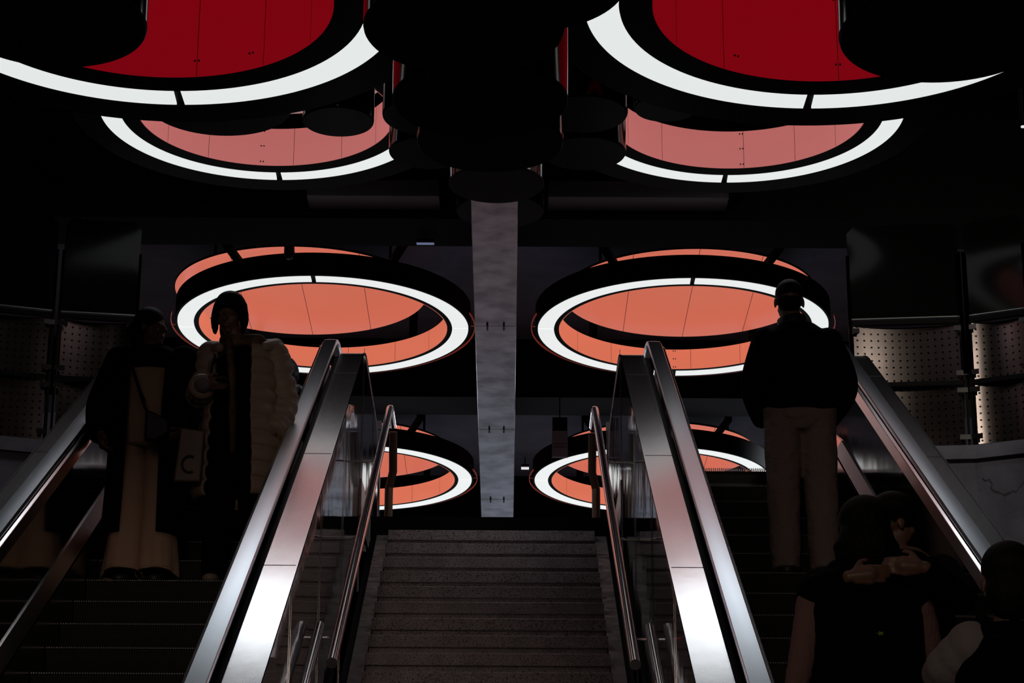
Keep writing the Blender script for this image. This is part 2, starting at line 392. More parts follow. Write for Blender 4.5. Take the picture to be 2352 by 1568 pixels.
def escalator(s, phase, label):
    root = empty('escalator', (s*1.71, 10, 0), 0, label, 'escalator', 'escalators either side of the stairs')
    O = Vector((s*1.71, 10, 0))
    def L(name, bm, m, **k):
        bmesh.ops.translate(bm, verts=bm.verts[:], vec=-O)
        return link(name, bm, m, root, **k)
    deck = fillet(DF, DK, 17.25, 1.0, .42)
    def strip(xa, xb, h=.03):
        x0, x1 = (s*xa, s*xb)
        return ext(B(), deck, [(x0, -h), (x0, 0), (x1, 0), (x1, -h)])
    for xa, xb, nm in ((.872, 1.022, 'inner'), (2.418, 2.523, 'outer')):
        o = L('deck', strip(xa, xb), K['steel'], )
        # butt joints across the deck
        bm = B()
        for yj in (5.2, 7.15, 9.1, 11.05, 13.0, 14.95):
            z = T*yj+DK
            ext(bm, [(yj, z), (yj+.006, z+.006*T)], [(s*xa, -.004), (s*xa, .0012), (s*xb, .0012), (s*xb, -.004)])
        L('deck_joint', bm, K['ink']).parent = o
        # thin bright bead along the outside edge of the deck
        xe = xa if nm == 'inner' else xb; sg = -1 if nm == 'inner' else 1
        L('edge_bead', ext(B(), deck, [(s*xe, -.012), (s*xe, .004), (s*(xe+sg*.008), .004), (s*(xe+sg*.008), -.012)]), K['steel'])
    # outer cladding (stair side) and wall-side cladding
    for xe, sg, nm, low in ((.868, 1, 'side_cladding', SZ0+.3), (2.527, -1, 'side_cladding', 5.6)):
        bm = B(); rows = []
        for (y, z) in deck:
            zb = min(max(T*y-low+ZC, -.05), LAND) if nm else 0
            if xe < 1: zb = min(max(T*y-SZ0-.26+ZC, -.05), LAND-.02 if y < 16.6 else LAND)
            m = 10; rows.append([bm.verts.new((s*xe, y, zb+(z-.02-zb)*i/m)) for i in range(m+1)])
        for a, b_ in zip(rows, rows[1:]):
            for i in range(len(a)-1): bm.faces.new((a[i], a[i+1], b_[i+1], b_[i]))
        L(nm, bm, K['steelp'], smooth=True)
    if True:   # vertical joints of the polished cladding
        for yj in (6.0, 7.6, 9.2, 10.8, 12.4, 14.0, 15.6, 16.9):
            zt = (T*yj+DK if yj < 15.4 else DF)-.03; zb = max(min(T*yj-SZ0-.2+ZC, LAND), 0)
            if zt-zb > .1:
                bm = B(); box(bm, min(s*.863, s*.866), max(s*.863, s*.866), yj, yj+.012, zb, zt)
                L('cladding_joint', bm, K['steeld'])
    # handrails on their guides
    rail = fillet(HF, HK, 17.1, 1.0, .30)
    for xc, nm in ((1.098, 'in'), (2.345, 'out')):
        hwid = .044
        prof = [(s*(xc+hwid*math.cos(a)*1.0), .012+.022*math.sin(a)) for a in [math.radians(q) for q in (-50, -10, 25, 60, 120, 155, 190, 230)]]
        prof = [(s*(xc-.036), -.018), (s*(xc-.046), -.008), (s*(xc-.046), .012), (s*(xc-.041), .020), (s*(xc-.015), .0225), (s*(xc+.015), .0225), (s*(xc+.041), .020), (s*(xc+.046), .012), (s*(xc+.046), -.008), (s*(xc+.036), -.018)]
        L('handrail', ext(B(), rail, prof), K['rubber'], smooth=True)
        g = [(y, z) for y, z in rail]
        hg = L('handrail_guide', ext(B(), g, [(s*(xc-.025), -.10), (s*(xc-.025), -.015), (s*(xc+.025), -.015), (s*(xc+.025), -.10)]), K['blackp'])
        sg = 1 if nm == 'in' else -1      # towards the steps
        L('guide_trim', ext(B(), g, [(s*(xc+sg*.050), -.085), (s*(xc+sg*.050), -.012), (s*(xc+sg*.068), -.020), (s*(xc+sg*.085), -.085)]), K['steel'], mods=bevel(.003, 2)).parent = hg
        # gap filler between handrail and deck
        xg0, xg1 = ((1.022, 1.055) if nm == 'in' else (2.388, 2.418))
        L('gap_profile', ext(B(), deck, [(s*xg0, -.06), (s*xg0, -.022), (s*xg1, -.022), (s*xg1, -.06)]), K['blackp'])
        # inner panel, lower deck and skirt
        xp = xc+sg*.078
        bm = B(); rows = []
        for (y, z) in rail[:-8]:
            zb = min(T*y+SK, LAND)+.30
            rows.append([bm.verts.new((s*(xp+sg*.0), y, zb+(z-.08-zb)*i/5)) for i in range(6)])
        for a, b_ in zip(rows, rows[1:]):
            for i in range(5): bm.faces.new((a[i], a[i+1], b_[i+1], b_[i]))
        L('balustrade_panel', bm, K['steelq'], smooth=True)
        low = [(y, min(T*y+SK, LAND)) for y, z in rail[:-8]]
        xs = 1.205 if nm == 'in' else 2.215
        L('lower_deck', ext(B(), low, [(s*xp, .31), (s*(xp+sg*.008), .31), (s*xs, .235), (s*xs, .215), (s*xp, .215)]), K['steel'])
        L('skirt', ext(B(), low, [(s*xs, .22), (s*(xs+sg*.004), .22), (s*(xs+sg*.004), -.25), (s*xs, -.25)]), K['steeld'])
    # steps
    bm = B(); x0, x1 = 1.212, 2.208; n = 80
    w2 = (x1-x0)/2
    box(bm, -w2, w2, .006, .36, -.022, -.006)
    R_ = 10
    arc = [(.012+.05*(1-math.cos(math.radians(a))) , -.010-.20*a/70) for a in range(0, 71, 10)]
    for (ya, za), (yb, zb) in zip(arc, arc[1:]):
        v = [bm.verts.new(p) for p in ((-w2, ya, za), (w2, ya, za), (w2, yb, zb), (-w2, yb, zb))]; bm.faces.new(v)
    pitch = 2*w2/n
    for i in range(n):
        xa = -w2+pitch*(i+.25); xb = xa+pitch*.5
        box(bm, xa, xb, 0, .34, -.010, 0); box(bm, xa, xb, -.0135, -.0105, -.006, .0005, 1)
        v = []
        for (ya, za) in arc[::2]:
            v.append([bm.verts.new((xa, ya-.010, za)), bm.verts.new((xb, ya-.010, za))])
        for a, b_ in zip(v, v[1:]): bm.faces.new((a[0], a[1], b_[1], b_[0]))
    first = None
    for k in range(1, 36):
        y = 15.4-.3464*(k-phase); z = LAND-.2*(k-phase)
        if z < .1: break
        if z > LAND-.01: z = LAND-.002
        if first is None: first = link('step', bm, [K['stepm'], K['stept']], root); o = first
        else: o = first.copy(); C.objects.link(o); o.parent = root
        o.location = (s*.0, y-10, z)
    # comb plate with teeth at the top
    bm = B(); box(bm, -w2, w2, 15.42-10, 15.63-10, LAND-.02, LAND+.004)
    for i in range(n):
        xa = -w2+pitch*(i-.15); 
        if xa < -w2: continue
        box(bm, xa, xa+pitch*.35, 15.37-10, 15.42-10, LAND-.004, LAND+.012)
    link('comb_plate', bm, K['steeld'], root)
    return root
escalator(-1, .45, 'steel escalator on the left, carrying the two women down')
escalator(1, 0.0, 'steel escalator on the right, with a man standing seen from behind')

# ------------------------------------------------------------------ handrails of the stairs
def px_ray(px, py): return fw + rt2*((px-1176)/FPX) - up2*((py-784)/FPX)
def atX(px, py, X):
    d = px_ray(px, py); return CAM+d*((X-CAM.x)/d.x)
def atY(px, py, Y):
    d = px_ray(px, py); return CAM+d*((Y-CAM.y)/d.y)
def atZ(px, py, Z):
    d = px_ray(px, py); return CAM+d*((Z-CAM.z)/d.z)
HRK = ZC-SZ0+.86
def stair_rail(s, ya, yb, top, label):
    X = s*(.722 if top else .822); O = Vector((X, ya, T*ya+HRK))
    root = empty('stair_handrail', O, 0, label, 'handrail', 'tubular handrails of the stairs')
    pts = [(X, ya+(yb-ya)*i/6, T*(ya+(yb-ya)*i/6)+HRK) for i in range(7)]
    if top:
        e = pts[-1]; pts += [(X, e[1]+.05, e[2]+.022), (X, e[1]+.12, e[2]+.032), (X, e[1]+.5, e[2]+.034)]
    bm = B(); tube(bm, [Vector(p)-O for p in pts], .0265, 20)
    link('rail_tube', bm, K['tube'], root, smooth=True)
    bm = B(); tube(bm, [Vector(pts[0])-O+Vector((0, -.004, -.002)), Vector(pts[0])-O+Vector((0, .008, .005))], .0275, 20)
    if not top: bm.free(); bm = B(); tube(bm, [Vector(pts[-1])-O, Vector(pts[-1])-O+Vector((0, .012, .007))], [.0268, .022], 20)
    link('end_cap', bm, K['tube'], root, smooth=True)
    n = max(1, int((yb-ya)/1.35))
    for i in range(n):
        y = ya+(yb-ya)*(i+.35)/n; z = T*y+HRK
        bm = B()
        tube(bm, [Vector((X, y, z-.02))-O, Vector((X, y, z-.075))-O, Vector((s*.80, y, z-.085))-O, Vector((s*.864, y, z-.085))-O], .007, 8)
        link('wall_bracket', bm, K['tube'], root, smooth=True)
    return root, pts
for s, nm in ((-1, 'left'), (1, 'right')):
    r, pts = stair_rail(s, 11.45, 16.35, True, 'upper steel tube handrail along the %s side of the stairs, lower end cut slanting' % nm)
    e = pts[-1]; O = Vector(r.location)
    bm = B(); X = e[0]   # bent flat post that carries the top end
    xo = s*.80
    P = [(X, 16.9, e[2]-.03), (X, 17.0, e[2]-.30), (xo-s*.05, 17.02, e[2]-.42), (xo-s*.05, 17.02, LAND)]
    tube(bm, [Vector(p)-O for p in P], (.030), 8)
    link('end_post', bm, mat('bronze_post_'+nm, (.30, .17, .12), .35, .9), r)
for s, nm in ((-1, 'left'), (1, 'right')):
    stair_rail(s, 6.6, 11.95, False, 'lower steel tube handrail along the %s side of the stairs, rounded upper end' % nm)

# ------------------------------------------------------------------ ring lights
def ring(cx, cy, z, R, Ri, Rh, wallh, discdz, discR, dcx, wm, dm, label, group, half=False, brackets=True, lip=False, bolts=(), added_upglow=False, flange=0):
    root = empty('ring_light', (cx, cy, z), 0, label, 'ceiling light', group)
    h = wallh; ro = R+.022; ch = .012 if lip else 0
    bm = B()
    lathe(bm, [(R+.002, .0), (ro, .0), (ro, h+ch), (R-.01, h+ch), (R-.01, .02), (Ri+.002, .02), (Ri+.002, h*.9), (Rh+.006, h*.9), (Rh+.006, .0), (Ri-.002, .0), (Ri-.002, .012), (R+.002, .012)], 128, closed=True)
    link('casing', bm, K['blackp'], root, smooth=True)
    gap = .015/R*1.4; thin = .0022/R
    for q in range(4):
        a0, a1 = q*PI/2, (q+1)*PI/2
        g0, g1 = (thin, gap) if q in (0, 2) else (gap, thin)
        near = q in (2, 3)
        pr = [(Ri, .0), (R, .0), (R, .01), (Ri, .01)]; b0, b1 = a0+g0, a1-g1
        bm = B(); lathe(bm, pr, 40, b0, b1, closed=True, capends=True)
        link('light_panel', bm, K['light'], root)
    bm = B(); lathe(bm, [(Rh, .001), (Rh, h), (Rh+.004, h), (Rh+.004, .001)], 128, closed=True)
    for a in (57, 90-8, 123, 147, 33, 237, 303, 0, 180):
        a = math.radians(a); c_, s_ = math.cos(a), math.sin(a); r_ = Rh-.0015; t = .0016
        v = [bm.verts.new(p) for p in ((r_*c_+t*s_, r_*s_-t*c_, .002), (r_*c_-t*s_, r_*s_+t*c_, .002), (r_*c_-t*s_, r_*s_+t*c_, h), (r_*c_+t*s_, r_*s_-t*c_, h))]
        bm.faces.new(v).material_index = 1
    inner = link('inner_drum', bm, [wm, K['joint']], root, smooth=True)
    for a in bolts:
        for dz in (.10, .52, .92):
            for da in (-1.0, 1.0):
                aa = math.radians(a)+da*.010/Rh; bm = B()
                ball(bm, (Rh*math.cos(aa)-.006*math.cos(aa), Rh*math.sin(aa)-.006*math.sin(aa), h*dz), .0065, 1)
                link('bolt', bm, K['ink'], inner)
    if discR:
        bm = B(); ox = dcx
        lathe(bm, [(0.0, discdz), (discR, discdz)], 128, cx=ox); lathe(bm, [(discR, discdz), (discR+.002, discdz+.02), (0.0, discdz+.02)], 128, cx=ox, mi=2)
        for x in (-.55, .02, .58):
            yy = math.sqrt(discR**2-x*x)-.002
            v = [bm.verts.new(p) for p in ((ox+x-.0022, -yy, discdz-.001), (ox+x+.0022, -yy, discdz-.001), (ox+x+.0022, yy, discdz-.001), (ox+x-.0022, yy, discdz-.001))]
            bm.faces.new(v).material_index = 1
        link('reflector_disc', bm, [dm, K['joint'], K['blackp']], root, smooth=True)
        for x, y in ((.8, 0), (-.8, 0), (0, .8), (0, -.8)):
            bm = B(); box(bm, ox+x-.012, ox+x+.012, y-.012, y+.012, discdz+.02, CZ-z); link('disc_hanger', bm, K['blackp'], root)
    if flange:      # wide black outer flange
        bm = B(); lathe(bm, [(ro-.001, .001), (ro+flange, .001), (ro+flange, .012), (ro-.001, .012)], 128, closed=True); link('flange', bm, K['blackp'], root)
    if added_upglow:      # added bluish emissive ring on the casing, brightens the concrete above
        bm = B(); lathe(bm, [(R-.10, h+.004), (R-.04, h+.004), (R-.04, h+.012), (R-.10, h+.012)], 128, closed=True); link('added_upglow', bm, K['upl'], root)
    if half:       # added glowing half disc, hidden from view, for white reflections on the decks
        bm = B(); lathe(bm, [(.10, discdz-.012), (discR-.06, discdz-.012), (discR-.06, discdz-.004), (.10, discdz-.004)], 40, PI*1.06, PI*1.94, cx=dcx, closed=True, capends=True)
        link('added_glow_panel', bm, K['light2'], root)
    if lip:
        bm = B(); lathe(bm, [(R+.056, .012), (R+.062, .012), (R+.062, .03), (R+.056, .03)], 96, -.25, PI+.25, closed=True, capends=True)
        for k in range(5):
            a = k*PI/4; c_, s_ = math.cos(a), math.sin(a)
            tube(bm, [((ro-.004)*c_, (ro-.004)*s_, .022), ((R+.059)*c_, (R+.059)*s_, .022)], .004, 6)
        link('outer_lip', bm, K['lip'], root, smooth=True)
    if brackets:
        for a in (58, 122, 238, 302):
            a = math.radians(a); c_, s_ = math.cos(a), math.sin(a); rr = (R-.06)
            bm = B()
            P = [(rr*c_, rr*s_, h-.01), (rr*c_*1.0, rr*s_*1.0, h+.03), ((R+.13)*c_, (R+.13)*s_, h+.13), ((R+.13)*c_, (R+.13)*s_, CZ-z)]
            for p, q in zip(P, P[1:]):
                p, q = Vector(p), Vector(q); d = (q-p).normalized()
                sd = Vector((-s_, c_, 0))*.034; ud = sd.cross(d).normalized()*.02
                v = [bm.verts.new(c0+e1*sd+e2*ud) for c0 in (p-d*.012, q+d*.012) for e1, e2 in ((-1, -1), (1, -1), (1, 1), (-1, 1))]
                for f in ((0,1,2,3),(7,6,5,4),(0,4,5,1),(1,5,6,2),(2,6,7,3),(3,7,4,0)): bm.faces.new([v[i] for i in f])
            link('hanger_bracket', bm, K['blackp'], root)
    return root
X0 = .055
GA, GB = 'ring lights over the stairs', 'ring lights of the upper hall'
# A: nearest, red;  B: pink, behind;  C, D: orange, upper hall
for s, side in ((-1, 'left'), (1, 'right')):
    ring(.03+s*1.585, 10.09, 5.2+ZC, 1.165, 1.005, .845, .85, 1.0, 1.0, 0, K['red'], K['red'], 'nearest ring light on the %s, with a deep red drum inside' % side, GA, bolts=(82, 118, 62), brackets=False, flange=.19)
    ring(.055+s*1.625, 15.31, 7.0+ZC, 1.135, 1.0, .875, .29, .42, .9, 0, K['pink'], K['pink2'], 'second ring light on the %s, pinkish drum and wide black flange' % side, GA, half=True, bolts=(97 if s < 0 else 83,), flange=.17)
    ring(.06+s*1.625, 20.78, 7.4+ZC, 1.31, 1.165, 1.115, .195, .335, 1.14, (-.21 if s < 0 else .06), K['orange'], K['orange2'], 'large orange ring light on the %s, hanging behind the escalator top' % side, GB, lip=True, added_upglow=True, bolts=(90,))
    ring(.06+s*1.625, 25.72, 7.4+ZC, 1.28, 1.135, 1.09, .195, .325, 1.09, s*.05, K['orange'], K['orange2'], 'farthest orange ring light on the %s, low behind the top of the stairs' % side, GB, lip=True, added_upglow=True, bolts=(90,))

# ------------------------------------------------------------------ pendant drums
def drum(px, py, a, r, label):
    D = r*FPX/a
    d = px_ray(px, py); c = CAM+d*D          # px_ray has unit depth along the view axis
    z = c.z; root = empty('pendant_drum', c, 0, label, 'ceiling drum', 'black drums hanging from the ceiling')
    h = CZ-z
    bm = B(); lathe(bm, [(r-.004, .012), (r, .016), (r, h), (r-.02, h), (r-.02, .02)], 72); link('shell', bm, K['blackg'], root, smooth=True)
    bm = B(); lathe(bm, [(0, .0), (r-.006, .0), (r-.002, .006), (r-.002, .015), (0, .015)], 72); link('base_plate', bm, K['blackp'], root, smooth=True)
    return root
DR = [(110, 58, 226, .33, 'big black drum in the top left corner, in front of the left red ring light'),
      (2178, 84, 250, .36, 'big black drum in the top right corner, in front of the right red ring light'),
      (502, 244, 168, .42, 'wide black drum hanging behind the left red ring light'),
      (777, 281, 82, .215, 'narrow black drum in front of the left pink ring light'),
      (1530, 250, 74, .190, 'narrow black drum in front of the right pink ring light'),
      (981, 269, 103, .245, 'upper black drum beside the right end of the left pink ring light'),
      (1339, 264, 103, .245, 'upper black drum beside the left end of the right pink ring light'),
      (986, 352, 93, .255, 'black drum that touches the right end of the left pink ring light'),
      (1343, 354, 95, .26, 'black drum that touches the left end of the right pink ring light'),
      (1149, 486, 101, .33, 'lowest black drum of the middle row, above the metal ceiling duct'),
      (1140, 425, 110, .33, 'second lowest black drum of the middle row'),
      (1126, 330, 168, .375, 'third lowest black drum of the middle row'),
      (1103, 236, 202, .33, 'black drum in the centre of the middle row, between the red ring lights'),
      (1066, 72, 232, .33, 'topmost black drum of the middle row, beside the left red ring light'),
      (1192, -36, 252, .29, 'black drum at the top edge, beside the right red ring light')]
for d in DR: drum(*d)

# ------------------------------------------------------------------ ducts, tray, small fittings
root = empty('ceiling_duct', (0, 17, 6.95+ZC), 0, 'long grey sheet metal duct running away under the upper hall ceiling', 'duct')
for i, (y0, y1) in enumerate(((16.2, 19.45), (19.46, 22.4), (22.41, 24.9), (24.91, 30.5))):
    bm = B(); box(bm, -.176, .176, y0-17, y1-17, 0, .22); sec = link('duct_section', bm, K['ductm'], root, mods=bevel(.004, 1))
for y in (19.455, 22.405, 24.905):
    for x in (-.07, .07):
        bm = B(); box(bm, x-.008, x+.008, y-17-.06, y-17+.06, -.018, .0); link('clip', bm, K['ink'], sec)
root = empty('cable_tray', (0, 17.45, 7.25+ZC), 0, 'low grey metal cable tray across the black bulkhead', 'cable tray')
bm = B(); box(bm, .41, 1.80, -.12, .16, 0, .135); trm = mat('tray_metal', (.055, .05, .06), .5); link('tray', bm, trm, root, mods=bevel(.004, 2)); bm = B(); box(bm, -1.45, -.43, -.12, .16, 0, .135); link('tray', bm, trm, root, mods=bevel(.004, 2))
# hanging sign in the upper hall, right of the duct
p = atY(1286, 1050, 23.2); pt = atY(1286, 990, 23.2); ptop = atY(1286, 960, 23.2); wd = 18*24.2/FPX
root = empty('hanging_sign', (p.x, p.y, p.z), 0, 'small hanging grey sign with two dark lines of lettering, right of the duct', 'sign')
bm = B(); box(bm, -wd, wd, -.02, .02, 0, pt.z-p.z); board = link('board', bm, K['greyp'], root)
bm = B(); box(bm, -wd*.95, wd*.95, -.03, .03, pt.z-p.z, ptop.z-p.z); link('housing', bm, K['blackp'], root)
bm = B(); box(bm, -.006, .006, -.006, .006, ptop.z-p.z, CZ-p.z); link('hanger', bm, K['blackp'], root)
for j, zz in enumerate((.098, .128)):
    bm = B(); x = -wd*.86
    while x < wd*.8:
        l = random.uniform(.006, .013); box(bm, x, min(x+l, wd*.86), -.0215, -.02, zz, zz+.012); x += l+.004
    link('lettering', bm, K['ink'], board)
for (x0, x1, y0, y1, lb) in ((1251, 1279, 883, 903, 'small grey plate hanging left of its brownish twin, under the right orange ring light'), (1291, 1316, 884, 903, 'small brownish plate hanging right of its grey twin, under the right orange ring light')):
    a = atY(x0, y1, 24.2); b_ = atY(x1, y0, 24.2)
    o = empty('ceiling_plate', (a.x, a.y, a.z), 0, lb, 'plate', 'small plates under the beam')
    bm = B(); box(bm, 0, b_.x-a.x, -.01, .01, 0, b_.z-a.z); link('plate', bm, mat('plate_'+str(x0), (.22, .19, .19) if x0 < 1260 else (.12, .08, .07), .5), o)
    bm = B(); m_ = (b_.x-a.x)/2; box(bm, m_-.004, m_+.004, -.004, .004, b_.z-a.z, CZ-a.z); link('hanger', bm, K['blackp'], o)
for (x, y, Y, wpx, hpx, lb) in ((1206, 1075, 27.6, 18, 4, 'tiny white lamp strip right of the duct, far back'), (977, 559.5, 18.0, 42, 1.2, 'thin bluish lamp strip under the bulkhead, above the left orange ring light')):
    c = atY(x, y, Y); k = c.y*1.03/FPX; 
    o = empty('lamp_strip', (c.x, c.y, c.z), 0, lb, 'lamp')
    bm = B(); box(bm, -wpx*k/2, wpx*k/2, -.02, .02, -hpx*k/2, hpx*k/2); link('lamp_tube', bm, K['lampw'] if Y > 20 else K['lampd'], o)
    bm = B(); box(bm, -wpx*k/2, wpx*k/2, -.03, .03, hpx*k/2+.002, hpx*k/2+.03); link('lamp_housing', bm, K['blackp'], o)
    ct = (7.18+ZC if Y < 20 else CZ)-c.z; bm = B(); box(bm, -.006, .006, -.006, .006, hpx*k/2+.03, ct); link('hanger', bm, K['blackp'], o)
c = atY(2349, 291, 13)
o = empty('spot_lamp', tuple(c), 0, 'tiny bright spot lamp at the right edge, level with the pink ring lights', 'lamp')
bm = B(); ball(bm, (0, 0, 0), (.012, .012, .008), 2); link('bulb', bm, K['lampw'], o)
bm = B(); tube(bm, [(0, 0, .006), (0, 0, CZ-c.z)], .012, 12); link('stem', bm, K['blackp'], o)
c = atY(664, 588, 19.2)
o = empty('ceiling_camera', tuple(c), 0, 'small round camera dome in front of the left orange ring light', 'security camera')
bm = B(); ball(bm, (0, 0, 0), (.042, .042, .03), 3); link('dome', bm, K['blackg'], o, smooth=True)
bm = B(); box(bm, -.04, .04, -.04, .04, .008, .09); tube(bm, [(0, 0, .08), (0, 0, CZ-c.z)], .01, 8); link('mount', bm, K['blackp'], o)
for s in (-1, 1):
    # small grey post behind each escalator's inner newel
    o = empty('sensor_post', (s*.905-.0, 18.1, LAND), 0, 'slim dark post with a pale grey cap behind the top of the %s handrail' % ('left' if s < 0 else 'right'), 'post')
    bm = B(); box(bm, -.03, .03, -.03, .03, 0, 1.10); link('post', bm, K['steeld'], o, mods=bevel(.004, 1))
    bm = B(); box(bm, -.034, .034, -.035, .03, 1.10, 1.17); link('cap', bm, K['greyp'], o)

# ------------------------------------------------------------------ barriers with perforated panels and glass
def barrier(s, seg, label, last=False):
    (x0, y0), (x1, y1) = PL[s][seg], PL[s][seg+1]
    L_ = math.hypot(x1-x0, y1-y0); ang = math.atan2(y1-y0, x1-x0)
    root = empty('barrier', (x0, y0+.06, 5.0+ZC), ang, label, 'barrier', 'barriers on the concrete walls')
    # local x along the wall, y = towards the back (sign depends), z up
    fy = 1 if s > 0 else -1     # local +y*fy is away from the camera
    e = .045
    def curved(z0, z1, sag, xa, xb, m, nm, t=.004, corner=0):
        bm = B(); n = 14; rows = []
        uv = bm.loops.layers.uv.new()
        for i in range(n+1):
            u = i/n; x = xa+(xb-xa)*u; y = fy*(sag*4*u*(1-u))
            zt = z1
            if corner:
                d = min(u, 1-u)*(xb-xa)
                if d < corner: zt = z1-corner+math.sqrt(max(0, corner**2-(corner-d)**2))
            rows.append((bm.verts.new((x, y, z0)), bm.verts.new((x, y, zt)), x))
        for a, b_ in zip(rows, rows[1:]):
            f = bm.faces.new((a[0], b_[0], b_[1], a[1]))
            for lp in f.loops: lp[uv].uv = (lp.vert.co.x-xa, lp.vert.co.z-z0)
        return link(nm, bm, m, root, smooth=True)
    curved(.035, .475, .05, e, L_-e, K['perf'], 'perforated_panel')
    curved(.515, .945, .05, e, L_-e, K['perf'], 'perforated_panel')
    curved(1.0, 1.73, .012, e-.02, L_-e+.02, K['glass'], 'glass_pane', .01, .06)
    bm = B(); box(bm, e-.03, L_-e+.03, -.004, .004, 1.0, 1.006)
    # pale edge line of the pane
    link('pane_edge', bm, mat('pane_edge', (.25, .32, .30), .3, .5), root)
    for z in (.495, .965):
        bm = B(); box(bm, 0.01, L_-.01, -.018, .018, z-.016, z+.016); link('cross_rail', bm, K['blackp'], root)
    bm = B(); box(bm, 0.01, L_-.01, -.018, .018, 0, .028); link('bottom_rail', bm, K['blackp'], root)
    for x, k in ((.012, 1), (L_-.012, -1)):
        bm = B(); box(bm, min(x, x+k*.02), max(x, x+k*.02), -.03, .03, 0, 1.0)
        post = link('side_post', bm, K['blackp'], root)
        bm = B(); box(bm, min(x+k*.000, x+k*.022), max(x+k*.000, x+k*.022), -.055*1, .0, .55, 1.48)
        link('flat_bar', bm, K['steel'], root, mods=bevel(.003, 1))
        for z in (.08, .43, .56, .90):
            bm = B(); box(bm, min(x, x+k*.075), max(x, x+k*.075), -fy*.04-.005, -fy*.04+.005, z-.018, z+.018)
            link('clamp', bm, K['steeld'], post)
    return root
barrier(1, 0, 'first perforated metal barrier with a glass pane, just right of the right escalator top')
barrier(1, 1, 'second perforated metal barrier at the right edge, its panels brightly lit')
barrier(1, 2, 'perforated metal barrier beyond the right edge')
barrier(-1, 0, 'perforated metal barrier with a glass pane behind the woman on the left')
barrier(-1, 1, 'dark perforated metal barrier at the left edge')

# ------------------------------------------------------------------ people
def hand(bm, wrist, d, side, palmn, curl=.5, sc=1.0):
    """palm and five fingers; d = pointing direction, side = towards the thumb, palmn = palm normal (curl direction)"""
    W_ = Vector(wrist); d = Vector(d).normalized(); sd = Vector(side); sd = (sd-d*sd.dot(d)).normalized(); pn = Vector(palmn)
    pn = (pn-d*pn.dot(d)-sd*pn.dot(sd)).normalized()
    limb(bm, [W_, W_+d*.035*sc, W_+d*.085*sc], [.022*sc, .030*sc, .030*sc], 10)
    limb(bm, [W_+d*.03*sc+sd*.016, W_+d*.085*sc+sd*.026], [.020*sc, .016*sc], 8)
    limb(bm, [W_+d*.03*sc-sd*.016, W_+d*.080*sc-sd*.028], [.020*sc, .015*sc], 8)
    for i, (o, ln, r) in enumerate(((.030, .072, .0092), (.010, .080, .0096), (-.010, .074, .0092), (-.029, .058, .0082))):
        p = W_+d*.088*sc+sd*o*sc; pts = [p]; a = curl*.5
        for q, f in enumerate((.42, .32, .26)):
            dd = d*math.cos(a)+pn*math.sin(a); p = p+dd*ln*f*sc; pts.append(p); a += curl*.9
        limb(bm, pts, [r*sc*1.05, r*sc, r*sc*.92, r*sc*.8], 8)
    t0 = W_+d*.03*sc+sd*.026*sc; t1 = t0+(d*.6+sd*.8+pn*.2).normalized()*.038*sc; t2 = t1+(d*.9+sd*.25+pn*.4).normalized()*.032*sc
    limb(bm, [t0, t1, t2], [.013*sc, .011*sc, .009*sc], 8)

def head(bm, c, yaw=0, sc=1.0, tilt=0):
    R3 = Matrix.Rotation(yaw, 4, 'Z') @ Matrix.Rotation(tilt, 4, 'X')
    def P(x, y, z): return Vector(c)+(R3 @ Vector((x*sc, y*sc, z*sc)))
    def eb(x, y, z, rx, ry, rz, sub=3):
        m = Matrix.Translation(P(x, y, z)) @ R3 @ Matrix.Diagonal((rx*sc, ry*sc, rz*sc, 1))
        bmesh.ops.create_icosphere(bm, subdivisions=sub, radius=1, matrix=m)
    eb(0, .012, .030, .076, .094, .088)        # skull
    eb(0, -.022, -.035, .060, .062, .078)      # face
    eb(0, -.060, -.092, .026, .022, .022, 2)   # chin
    eb(0, -.088, -.022, .012, .020, .020, 2)   # nose
    limb(bm, [P(0, -.082, .008), P(0, -.104, -.030)], [.008*sc, .012*sc], 8)
    eb(0, -.083, -.060, .024, .010, .006, 2); eb(0, -.081, -.071, .021, .010, .007, 2)   # lips
    for k in (-1, 1):
        eb(k*.030, -.074, .010, .022, .012, .007, 2)    # brow
        eb(k*.030, -.072, -.008, .013, .010, .008, 2)   # eye
        eb(k*.040, -.058, -.032, .020, .018, .018, 2)   # cheek
        eb(k*.077, .006, -.012, .008, .018, .030, 2)    # ear
    return P

